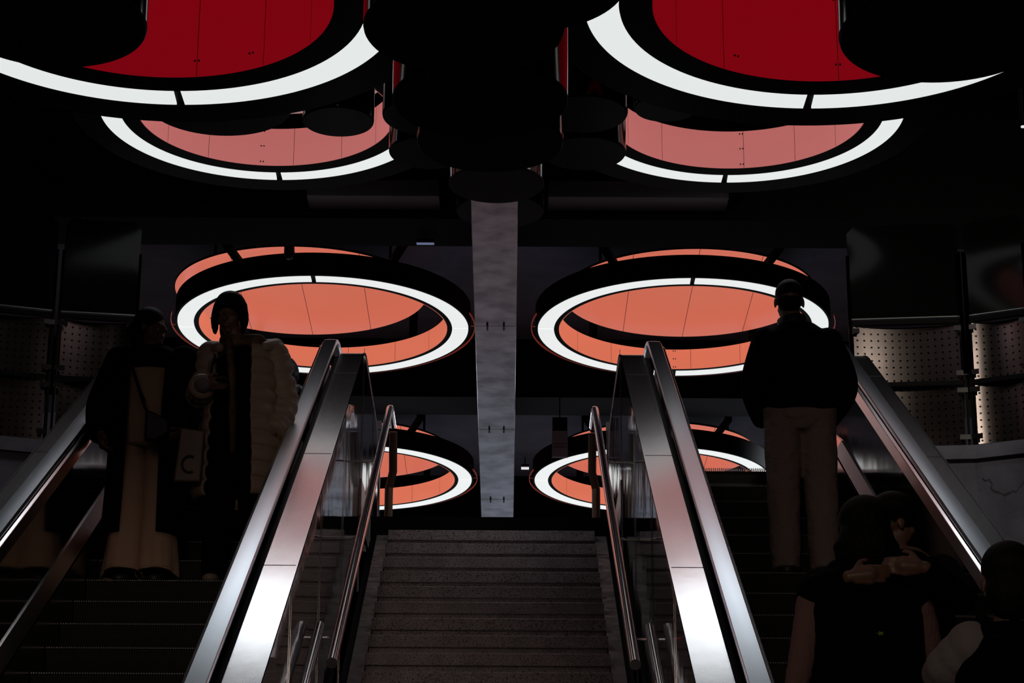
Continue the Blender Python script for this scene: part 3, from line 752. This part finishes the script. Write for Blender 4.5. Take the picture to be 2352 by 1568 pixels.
def figure(name, label, loc, rz, H, J, headyaw=0, group=None, headtilt=0, hsc=1.0):
    """J: joint overrides in metres of a 1.70 m body; returns root, joints scaled, bodies"""
    k = H/1.70
    base = dict(aL=(-.09, 0, .08), aR=(.09, 0, .08), kL=(-.095, -.02, .48), kR=(.095, -.02, .48), hL=(-.085, 0, .90), hR=(.085, 0, .90),
                pel=(0, 0, .96), chest=(0, 0, 1.24), neck=(0, .0, 1.44), head=(0, -.01, 1.585),
                sL=(-.175, 0, 1.385), sR=(.175, 0, 1.385), eL=(-.24, .03, 1.10), eR=(.24, .03, 1.10), wL=(-.25, -.03, .86), wR=(.25, -.03, .86),
                fL=(0, 0, -1), fR=(0, 0, -1), tL=(0, -1, 0), tR=(0, -1, 0), nL=(1, 0, 0), nR=(-1, 0, 0), cL=.5, cR=.5)
    base.update(J)
    J = {q: (Vector(v)*k if isinstance(v, tuple) and q[0] not in 'ftn' or q == 'neck' else (Vector(v) if isinstance(v, tuple) else v)) for q, v in base.items()}
    root = empty(name, loc, rz, label, 'person', group)
    bm = B()
    for q in 'LR':
        limb(bm, [J['h'+q], J['k'+q], J['a'+q]], [.085*k, .052*k, .034*k])
        limb(bm, [J['a'+q]+Vector((0, .02, -.02)), J['a'+q]+Vector((0, -.12*k, -.045))], [.036*k, .028*k])
        limb(bm, [J['s'+q], J['e'+q], J['w'+q]], [.050*k, .038*k, .026*k])
        hand(bm, J['w'+q], J['f'+q], J['t'+q], J['n'+q], J['c'+q], k)
    px, py = J['pel'].x, J['pel'].y; cx, cy = J['chest'].x, J['chest'].y; nx, ny = J['neck'].x, J['neck'].y
    loft(bm, interp([(px, py, .84*k, .10*k, .08*k), (px, py, .94*k, .165*k, .11*k), ((px+cx)/2, (py+cy)/2, 1.08*k, .135*k, .095*k), (cx, cy, 1.24*k, .165*k, .11*k),
              (nx*.5+cx*.5, cy, 1.36*k, .165*k, .095*k), (nx, ny, 1.42*k, .09*k, .07*k)]), 28)
    limb(bm, [J['neck']-Vector((0, 0, .05)), J['head']-Vector((0, 0, .05*k))], [.056*k, .052*k])
    P = head(bm, J['head'], headyaw, k*hsc, headtilt)
    link('body', bm, K['skin'], root, mods=remesh(.0068, 1))
    return root, J, k, P
def shoes(root, J, k, m, long=.14):
    for q in 'LR':
        a = J['a'+q]; bm = B()
        tube(bm, [(a.x, a.y+.075*k, a.z-.045), (a.x, a.y+.05*k, a.z-.04), (a.x, a.y-.02, a.z-.04), (a.x, a.y-.10*k, a.z-.045), (a.x, a.y-long*k, a.z-.052), (a.x, a.y-(long+.035)*k, a.z-.056)],
             [(.022, .022), (.040, .038), (.042, .040), (.048, .032), (.042, .026), (.018, .016)], 18)
        link('shoe', bm, m, root, smooth='all')
def trousers(root, J, k, m, rh=.115, rk=.085, ra=.075, low=.05, name='trousers', vox=.011):
    bm = B()
    for q in 'LR':
        h, kn, a = J['h'+q], J['k'+q], J['a'+q]
        pts = [h+Vector((0, 0, .04)), (h+kn)/2, kn, (kn+a)/2, a-Vector((0, 0, low))]
        rr = [rh, (rh+rk)/2, rk, (rk+ra)/2, ra]
        P_, R_ = [], []
        for i in range(len(pts)-1):
            for t in (0, .34, .67): P_.append(pts[i].lerp(pts[i+1], t)); R_.append(rr[i]*(1-t)+rr[i+1]*t)
        P_.append(pts[-1]); R_.append(rr[-1])
        # folds
        R2 = [(r*(1+.035*math.sin(i*2.3)), r*(1.0+.03*math.cos(i*1.9))) for i, r in enumerate(R_)]
        tube(bm, P_, R2, 22)
    p = J['pel']
    loft(bm, interp([(p.x, p.y, p.z-.14*k, .10*k, .10*k), (p.x, p.y, p.z-.07*k, .185*k, .135*k), (p.x, p.y, p.z+.08*k, .17*k, .125*k)]), 30)
    return link(name, bm, m, root, mods=remesh(vox, 3))
def sleeves(bm, J, k, r0=.075, r1=.062, r2=.050, q_='LR', bumps=0, amp=0, cut=1.0):
    for q in q_:
        s, e, w_ = J['s'+q], J['e'+q], J['w'+q]; P_, R_ = [], []
        n = 28
        for i in range(n+1):
            t = i/n*cut
            if t < .5: u = t*2; r = r0*(1-u)+r1*u; q0, q1, q2, q3 = s, s, e, w_
            else: u = t*2-1; r = r1*(1-u)+r2*u; q0, q1, q2, q3 = s, e, w_, w_
            p = .5*((2*q1)+(q2-q0)*u+(2*q0-5*q1+4*q2-q3)*u*u+(-q0+3*q1-3*q2+q3)*u**3)
            # round the elbow
            if bumps: r += amp*(math.sqrt(abs(math.sin(PI*bumps*t)))-.6)
            P_.append(p); R_.append(r)
        tube(bm, P_, R_, 22)
        ball(bm, s, r0*1.02, 3); ball(bm, e, r1*1.0, 3)

def on_steps(px, py, s):
    """world point where the pixel's ray meets the escalator's step line"""
    d = px_ray(px, py); t = (T*CAM.y+SK-CAM.z)/(d.z-T*d.y); return CAM+d*t

# the step surfaces
def tread(s, y):
    ph = .45 if s < 0 else 0.0
    k = math.ceil((15.4-y)/.3464+ph-1e-6); return LAND-.2*(k-ph), 15.4-.3464*(k-ph)

# --- woman in long black coat
p = on_steps(318, 1316, -1); zt, yn = tread(-1, p.y+.15)
r, J, k, P = figure('person', 'woman in a long open black coat, beige sweater and wide trousers, head turned sideways', (p.x, yn+.20, zt), 0, 1.66,
    dict(aL=(-.10, .0, .08), aR=(.10, .0, .08), sL=(-.185, .0, 1.375), sR=(.185, 0, 1.375), eL=(-.285, .03, 1.11), eR=(.265, .04, 1.12), wL=(-.26, -.10, .90), wR=(.20, -.10, .92), fL=(.3, -.3, -1), fR=(-.6, -.4, -.6), head=(-.02, -.01, 1.58)), headyaw=math.radians(68))
shoes(r, J, k, K['shoe'])
# wide flared trousers
bm = B()
for q, sx in (('L', -1), ('R', 1)):
    secs = [(sx*.075*k, 0, .93*k, .095, .10), (sx*.082*k, -.005, .70*k, .095, .11), (sx*.082*k, -.01, .45*k, .097, .115), (sx*.088*k, -.015, .25*k, .108, .125), (sx*.094*k, -.02, .12*k, .116, .135), (sx*.096*k, -.025, .055*k, .118, .14)]
    rows = []
    S_ = interp(secs, 5); n = 48
    for j, (cx, cy, z, rx, ry) in enumerate(S_):
        row = []; f = max(0, (.5*k-z)/(.45*k))
        for i in range(n):
            a = 2*PI*i/n; rr = 1+.055*f*math.sin(a*5+sx+z*2)+.03*f*math.sin(a*9+2*sx)
            zz = z
            if j >= len(S_)-3: zz = z+.045*max(0, math.cos((a+PI/2)*1))*(1 if j == len(S_)-1 else .4)   # hem lifted over the instep
            row.append(bm.verts.new((cx+rx*rr*math.cos(a), cy+ry*rr*math.sin(a), zz)))
        rows.append(row)
    for A, Bn in zip(rows, rows[1:]):
        for i in range(n): bm.faces.new((A[i], A[(i+1) % n], Bn[(i+1) % n], Bn[i]))
link('trousers', bm, K['beige'], r, smooth='all', mods=solid(.006))
bm = B(); loft(bm, interp([(0, 0, .83*k, .165, .135), (0, 0, .95*k, .178, .145), (0, 0, 1.15*k, .168, .135), (0, 0, 1.32*k, .172, .13), (0, 0, 1.42*k, .10, .09)], 5), 48)
link('sweater', bm, K['cream'], r, smooth='all')
# open coat: shell with a front gap
bm = B(); g = math.radians(24)
secs = [(0, 0, .30*k, .235, .185), (0, .0, .55*k, .225, .18), (0, .0, .85*k, .218, .175), (0, 0, 1.10*k, .222, .165), (0, 0, 1.28*k, .235, .155), (0, .0, 1.38*k, .205, .13), (0, .0, 1.44*k, .12, .11)]
loft(bm, interp(secs, 6), 60, -PI/2+g+.0, 3*PI/2-g-.08)
sleeves(bm, J, k, .088, .086, .072)
link('coat', bm, K['blackc'], r, smooth='all', mods=solid(.012))
bm = B(); loft(bm, interp([(0, -.01, 1.30*k, .16, .140), (0, -.01, 1.36*k, .185, .15), (0, -.015, 1.41*k, .15, .14), (0, -.01, 1.45*k, .105, .105)], 4), 40)
link('scarf', bm, K['blackc'], r, smooth='all', mods=remesh(.012, 3))
h = J['head']; bm = B()
ball(bm, h+Vector((-.012, .0, .045)), (.092, .088, .085), 3); ball(bm, h+Vector((-.045, .02, .005)), (.075, .085, .075), 3); ball(bm, h+Vector((-.09, .03, .00)), (.055, .055, .055), 3)
limb(bm, [h+Vector((-.06, .02, .02)), h+Vector((-.07, .01, -.07)), h+Vector((-.05, .0, -.13))], [.06, .055, .045])
link('hair', bm, K['hair'], r, mods=remesh(.010, 8))
bm = B(); tube(bm, [(-.115, -.145, 1.315), (-.085, -.175, 1.24), (-.045, -.185, 1.13), (-.01, -.182, 1.03), (.015, -.185, .975)], [(.014, .004)]*5, 10)
tr = tag(link('bag_strap', bm, K['leather'], None, smooth=True), None)
bagroot = empty('shoulder_bag', (p.x, yn+.20, zt), 0, 'small black shoulder bag with a thin strap worn across the beige sweater', 'bag'); tr.parent = bagroot
bm = B(); tube(bm, [(.03, -.215, .985), (.03, -.215, .90), (.03, -.215, .80)], [.01, .01, .01], 6); bm.free()
bm = B()
v = [(.01, .985), (.06, .965), (.14, .925), (.15, .84), (.08, .79), (.01, .80)]
f_ = [bm.verts.new((x, -.235, z)) for x, z in v]; b2 = [bm.verts.new((x, -.175, z)) for x, z in v]
bm.faces.new(f_); bm.faces.new(list(reversed(b2)))
for i in range(len(v)): bm.faces.new((f_[i], f_[(i+1) % 6], b2[(i+1) % 6], b2[i]))
link('bag_body', bm, K['leather'], bagroot, mods=bevel(.015, 3))
bm = B(); tube(bm, [(-.018, -.188, 1.075), (-.002, -.188, 1.045)], [(.018, .008)]*2, 8); link('buckle', bm, K['steeld'], bagroot)
W1 = r

# --- woman in quilted coat
p = on_steps(545, 1314, -1); zt, yn = tread(-1, p.y+.15)
OX = Vector((p.x-.03, yn+.20, zt))
r, J, k, P = figure('person', 'woman in a long quilted brown puffer coat with dark hair, looking down', OX, math.radians(0), 1.74,
    dict(aL=(-.11, 0, .08), aR=(.11, .0, .08), sL=(-.175, 0, 1.35), sR=(.18, 0, 1.35), eL=(-.225, -.02, 1.11), eR=(.235, .03, 1.08), wL=(-.19, -.22, 1.10), wR=(.20, -.08, .87), fL=(.9, -.25, .05), tL=(0, 0, 1), nL=(.2, .3, -1), cL=.7, fR=(-.5, .1, -.8),
         head=(-.075, -.03, 1.585), neck=(-.02, 0, 1.44)), headyaw=math.radians(-14), headtilt=math.radians(14))
shoes(r, J, k, K['shoeb'])
trousers(r, J, k, K['blackc'], .11, .085, .07)
bm = B(); loft(bm, interp([(0, 0, .82*k, .16, .13), (0, 0, 1.0*k, .165, .135), (0, 0, 1.3*k, .165, .125), (0, 0, 1.43*k, .09, .08)], 5), 40)
link('sweater', bm, K['blackc'], r, smooth='all')
bm = B()
secs = [(.01, 0, .50*k, .255, .19), (.01, 0, .75*k, .24, .185), (0, 0, .95*k, .22, .175), (0, 0, 1.12*k, .205, .165), (0, 0, 1.28*k, .20, .155), (0, 0, 1.38*k, .175, .13)]
loft(bm, quilt(secs, .092, .026), 72, -PI/2+math.radians(20), 3*PI/2-math.radians(44))
sleeves(bm, J, k, .078, .076, .062, bumps=8, amp=.020)
link('puffer_coat', bm, K['puffer'], r, smooth='all', mods=solid(.014))
bm = B()   # thick folded hood collar
limb(bm, [(-.12, -.11, 1.39), (-.185, .0, 1.42), (-.15, .10, 1.455), (0, .13, 1.465), (.15, .10, 1.465), (.19, .0, 1.44), (.14, -.11, 1.40)], [.032, .042, .05, .055, .055, .048, .03])
link('hood', bm, K['puffer'], r, mods=remesh(.011, 2))
bm = B(); tube(bm, [(-.01, -.17, .74), (-.02, -.185, .95), (-.03, -.185, 1.15), (-.05, -.175, 1.32), (-.075, -.12, 1.43)], [(.05, .018), (.055, .02), (.055, .02), (.05, .022), (.035, .03)], 16)
limb(bm, [(-.09, -.07, 1.45), (0, -.11, 1.43), (.09, -.07, 1.45), (.08, .06, 1.47), (-.08, .06, 1.47), (-.09, -.07, 1.45)], [.04]*6)
link('scarf', bm, K['scarf'], r, smooth='all')
h = J['head']; bm = B()
ball(bm, h+Vector((0, .012, .045)), (.094, .108, .098), 3); ball(bm, h+Vector((0, -.028, .062)), (.086, .085, .072), 3)
for sx in (-1, 1):
    limb(bm, [h+Vector((sx*.07, -.02, .05)), h+Vector((sx*.085, -.025, -.04)), h+Vector((sx*.08, -.03, -.12))], [.030, .028, .016])
limb(bm, [h+Vector((0, .06, .02)), h+Vector((0, .07, -.08)), h+Vector((0, .05, -.14))], [.07, .07, .05])
link('hair', bm, K['hair'], r, mods=remesh(.010, 8))
bm = B(); tube(bm, [(-.135, -.165, 1.33), (-.15, -.175, 1.27), (-.155, -.175, 1.22)], [(.018, .005)]*3, 10)
o = link('shoulder_strap', bm, K['blue'], r, smooth=True); o['label'] = 'blue strap'
# sleeve cuff
bm = B(); limb(bm, [J['wL']+Vector((-.02, .05, 0)), J['wL']+Vector((.01, -.01, 0))], [.060, .050]); o = link('cuff', bm, K['greyc'], r, mods=remesh(.01, 1)); o['label'] = 'pale grey cuff'
# phone and carrier bag
o = empty('phone', OX+J['wL']+Vector((.12, -.045, .01)), 0, 'dark phone held in the hand of the woman in the puffer coat', 'phone')
bm = B(); box(bm, -.036, .036, -.06, .06, -.004, .004); link('phone_body', bm, K['leather'], o, mods=bevel(.003, 2))
o = empty('carrier_bag', OX+Vector((-.255, -.20, .56)), 0, 'brown patterned carrier bag hanging between the two women', 'bag')
bm = B(); f_ = [(-.075, -.03, 0), (.075, -.03, 0), (.085, -.025, .30), (-.05, -.025, .32)]; b2 = [(x, -y, z) for x, y, z in f_]
v = [bm.verts.new(q) for q in f_+b2]
for f in ((0,1,2,3),(7,6,5,4),(0,4,5,1),(1,5,6,2),(2,6,7,3),(3,7,4,0)): bm.faces.new([v[i] for i in f])
link('bag_body', bm, mat('bag_paper', (.10, .068, .036), .4, spec=.6), o, mods=bevel(.01, 2))
bm = B(); 
bmesh.ops.create_circle(bm, cap_ends=False, segments=24, radius=.045, matrix=Matrix.Identity(4)); bm.free()
bm = B(); tube(bm, [(.012+.042*math.cos(a), -.034, .10+.048*math.sin(a)) for a in [math.radians(q) for q in range(60, 301, 20)]], .007, 8); link('bag_print', bm, K['ink'], o)
for sx in (-.035, .06):
    bm = B(); tube(bm, [(sx, 0, .31), (sx+.01, 0, .43), (.03, 0, .52)], .004, 6); link('bag_handle', bm, K['leather'], o)

# --- small figure behind the quilted coat
p = on_steps(688, 1180, -1); zt, yn = tread(-1, 14.75)
r, J, k, P = figure('person', 'child in a dark hooded jacket half hidden behind the puffer coat', (-1.335, yn+.18, zt), 0, .98, dict(), hsc=1.25)
shoes(r, J, k, K['shoe']); trousers(r, J, k, K['blackc'], .085, .07, .06, .03)
bm = B(); loft(bm, interp([(0, 0, .80*k, .16, .12), (0, 0, 1.1*k, .17, .13), (0, 0, 1.38*k, .15, .11), (0, 0, 1.45*k, .09, .08)], 4), 36); sleeves(bm, J, k, .062, .055, .045)
link('jacket', bm, K['navy'], r, mods=remesh(.011, 2))
bm = B(); ball(bm, J['head']+Vector((0, .02, .02)), (.115, .125, .125), 3); link('hood', bm, K['navy'], r, smooth='all')

# --- man seen from behind on the right escalator
p = on_steps(1838, 1334, 1); zt, yn = tread(1, p.y+.15)
r, J, k, P = figure('person', 'man seen from behind in a black jacket and brown trousers, short hair', (p.x+.075, yn+.22, zt), PI, 1.83,
    dict(aL=(-.10, .03, .08), aR=(.105, .05, .08), kL=(-.105, -.03, .49), kR=(.10, -.01, .49), hL=(-.09, 0, .93), hR=(.09, 0, .93),
         head=(0.035, -.01, 1.585), sL=(-.17, 0, 1.345), sR=(.17, 0, 1.345), eL=(-.24, .03, 1.08), eR=(.24, .03, 1.08), wL=(-.17, -.20, .96), wR=(.17, -.20, .96), fL=(.8, -.4, -.3), fR=(-.8, -.4, -.3)))
shoes(r, J, k, K['shoe']); trousers(r, J, k, K['taupe'], .118, .096, .082, .03)
bm = B(); loft(bm, quilt([(0, 0, .93*k, .205, .155), (0, 0, .97*k, .235, .175), (0, 0, 1.10*k, .245, .185), (0, 0, 1.28*k, .238, .175), (0, 0, 1.37*k, .215, .15), (0, 0, 1.44*k, .11, .105)], .6, .0), 48)
sleeves(bm, J, k, .088, .086, .07)
link('jacket', bm, K['blackc'], r, mods=remesh(.012, 4))
bm = B(); tube(bm, [(.02, 0, 1.42*k), (.03, 0, 1.485*k)], [(.098, .092), (.088, .085)], 28); link('collar', bm, K['navy'], r, smooth='all', mods=bevel(.006, 2))
h = J['head']; bm = B(); ball(bm, h+Vector((0, .016, .040)), (.084, .100, .092), 3); ball(bm, h+Vector((0, .035, -.01)), (.072, .072, .075), 3)
link('hair', bm, K['hair'], r, mods=remesh(.009, 1))

# --- couple in the foreground on the right escalator
YF = 9.2
zt, yn = tread(1, YF); OX = Vector((1.50, yn+.17, zt))
r, J, k, P = figure('person', 'person seen from behind in a dark padded vest with mauve knitted sleeves', OX, PI, 1.70,
    dict(head=(-.02, .0, 1.58), sR=(.185, 0, 1.335), eR=(.25, .05, 1.06), wR=(.305, .01, .82), fR=(.15, .0, -1), tR=(0, -1, 0), sL=(-.20, 0, 1.34), eL=(-.26, -.08, 1.1), wL=(-.18, -.28, 1.08), fL=(.4, -.9, .1)), hsc=1.08)
shoes(r, J, k, K['shoe']); trousers(r, J, k, K['blackc'], .12, .09, .075)
bm = B(); loft(bm, interp([(0, 0, .80*k, .21, .16), (0, 0, 1.0*k, .235, .175), (0, 0, 1.24*k, .235, .17), (0, 0, 1.36*k, .20, .14), (0, 0, 1.46*k, .12, .11)], 5), 44)
for q, sx in (('L', -1), ('R', 1)): ball(bm, J['s'+q]+Vector((-sx*.01, 0, .0)), (.085, .095, .09), 3)
link('vest', bm, K['blackc'], r, mods=remesh(.012, 3))
for q in 'LR':
    bm = B(); sleeves(bm, J, k, .068, .052, .036, q, bumps=9, amp=.006); link('sleeve', bm, K['knit'], r, mods=remesh(.010, 1))
h = J['head']; bm = B(); ball(bm, h+Vector((0, .02, .045)), (.105, .115, .10), 3); ball(bm, h+Vector((0, .04, -.06)), (.115, .10, .13), 3)
for i in range(16):
    a = random.uniform(0, PI); q = h+Vector((.105*math.cos(a), .03+.06*math.sin(a), -.07)); limb(bm, [q, q+Vector((random.uniform(-.02, .02), 0, -.09))], [.03, .012], 8)
link('hair', bm, K['hair'], r, mods=remesh(.010, 6))
bm = B(); 
for i in range(5):
    a = 2*PI*i/5; v = [bm.verts.new((-.035+q[0], .196, 1.13+q[1])) for q in ((0, 0), (.007*math.cos(a-.5), .005*math.sin(a-.5)), (.016*math.cos(a), .010*math.sin(a)), (.007*math.cos(a+.5), .005*math.sin(a+.5)))]
    bm.faces.new(v)
o = link('badge', bm, K['yellow'], r, mods=solid(.003)); o['label'] = 'small yellow-green star badge'

# companion hugging, facing the camera; hands laid on the other's back
zt2, yn2 = tread(1, YF+.36)
O2 = Vector((1.70, yn2+.12, zt2))
def toL(v): v = Vector(v)-O2; return (v.x, v.y, v.z)
HY = OX.y-.235
hw1 = Vector(CAM+px_ray(1962, 1312)*((HY-CAM.y)/px_ray(1962, 1312).y)); hw2 = Vector(CAM+px_ray(2082, 1296)*((HY+.02-CAM.y)/px_ray(2082, 1296).y))
k2 = 1.66/1.70
def sc(v): v = toL(v); return tuple(c/k2 for c in v)
r, J, k, P = figure('person', 'person in dark clothes embracing the one in the padded vest, facing the camera', O2, 0, 1.66,
    dict(head=(-.02, -.03, 1.52), neck=(0, 0, 1.38), sL=(-.18, -.02, 1.31), sR=(.17, -.03, 1.31), eL=(-.40, -.30, 1.17), eR=(.17, -.40, 1.12), wL=sc(hw1+Vector((-.02, .0, -.02))), wR=sc(hw2+Vector((.07, 0, -.01))),
         fL=(.95, 0, .10), tL=(0, 0, 1), nL=(0, 1, -.1), cL=.25, fR=(-.95, 0, .05), tR=(0, 0, 1), nR=(0, 1, 0), cR=.25), headyaw=math.radians(110))
shoes(r, J, k, K['shoe']); trousers(r, J, k, K['blackc'], .12, .09, .075)
bm = B(); loft(bm, interp([(0, 0, .80*k, .20, .15), (0, 0, 1.0*k, .215, .16), (0, 0, 1.24*k, .215, .155), (0, 0, 1.33*k, .18, .13), (0, 0, 1.40*k, .10, .10)], 5), 40)
sleeves(bm, J, k, .080, .066, .048, cut=.97)
link('coat', bm, K['blackc'], r, mods=remesh(.012, 3))
h = J['head']; bm = B(); ball(bm, h+Vector((0, .02, .045)), (.105, .112, .10), 3); ball(bm, h+Vector((.0, .045, -.04)), (.11, .09, .13), 3); ball(bm, h+Vector((0, -.03, .065)), (.09, .08, .065), 3)
link('hair', bm, K['hair'], r, mods=remesh(.010, 8))

# --- person at the right edge
zt3, yn3 = tread(1, 8.4)
p = px_ray(2330, 1225); pt = CAM+p*((8.15-CAM.y)/p.y)
H3 = min(1.86, max(1.5, (pt.z-zt3)))
r, J, k, P = figure('person', 'dark haired person at the right edge, grey top, one arm bent', (pt.x, 8.3, zt3), PI, H3+.0,
    dict(sR=(.13, 0, 1.37), eR=(.205, -.10, 1.30), wR=(.05, -.28, 1.36), fR=(-.7, -.3, .4), sL=(-.19, 0, 1.36), eL=(-.25, -.05, 1.12), wL=(-.18, -.25, 1.0)), hsc=1.05)
shoes(r, J, k, K['shoe']); trousers(r, J, k, K['blackc'], .12, .09, .075)
bm = B(); loft(bm, interp([(0, 0, .88*k, .19, .14), (0, 0, 1.1*k, .205, .15), (0, 0, 1.28*k, .205, .15), (0, 0, 1.37*k, .175, .125), (0, 0, 1.44*k, .10, .095)], 5), 40)
link('vest', bm, K['blackc'], r, mods=remesh(.012, 3))
for q in 'LR':
    bm = B(); sleeves(bm, J, k, .088, .074, .05, q, bumps=7, amp=.006); link('sleeve', bm, K['greyc'], r, mods=remesh(.011, 2))
h = J['head']; bm = B(); ball(bm, h+Vector((0, .02, .045)), (.095, .11, .095), 3); ball(bm, h+Vector((0, .045, -.05)), (.09, .08, .11), 3)
link('hair', bm, K['hair'], r, mods=remesh(.010, 8))
bm = B(); loft(bm, interp([(0, .03, .92*k, .15, .19), (0, .05, 1.15*k, .16, .22), (0, .03, 1.36*k, .14, .19), (0, .02, 1.40*k, .08, .12)], 4), 36)
bp = empty('backpack', (pt.x, 8.3, zt3), PI, 'black backpack on the person at the right edge', 'backpack')
link('pack_body', bm, K['blackc'], bp, mods=remesh(.012, 2))
bm = B(); tube(bm, [(-.10, .14, 1.36*k), (-.10, .0, 1.47*k), (-.11, -.13, 1.36*k), (-.13, -.15, 1.2*k)], [(.02, .006)]*4, 8); link('strap', bm, K['blackc'], bp)
bm = B(); tube(bm, [(.10, .14, 1.36*k), (.10, .0, 1.47*k), (.11, -.13, 1.36*k), (.13, -.15, 1.2*k)], [(.02, .006)]*4, 8)
link('strap', bm, K['blackc'], bp)
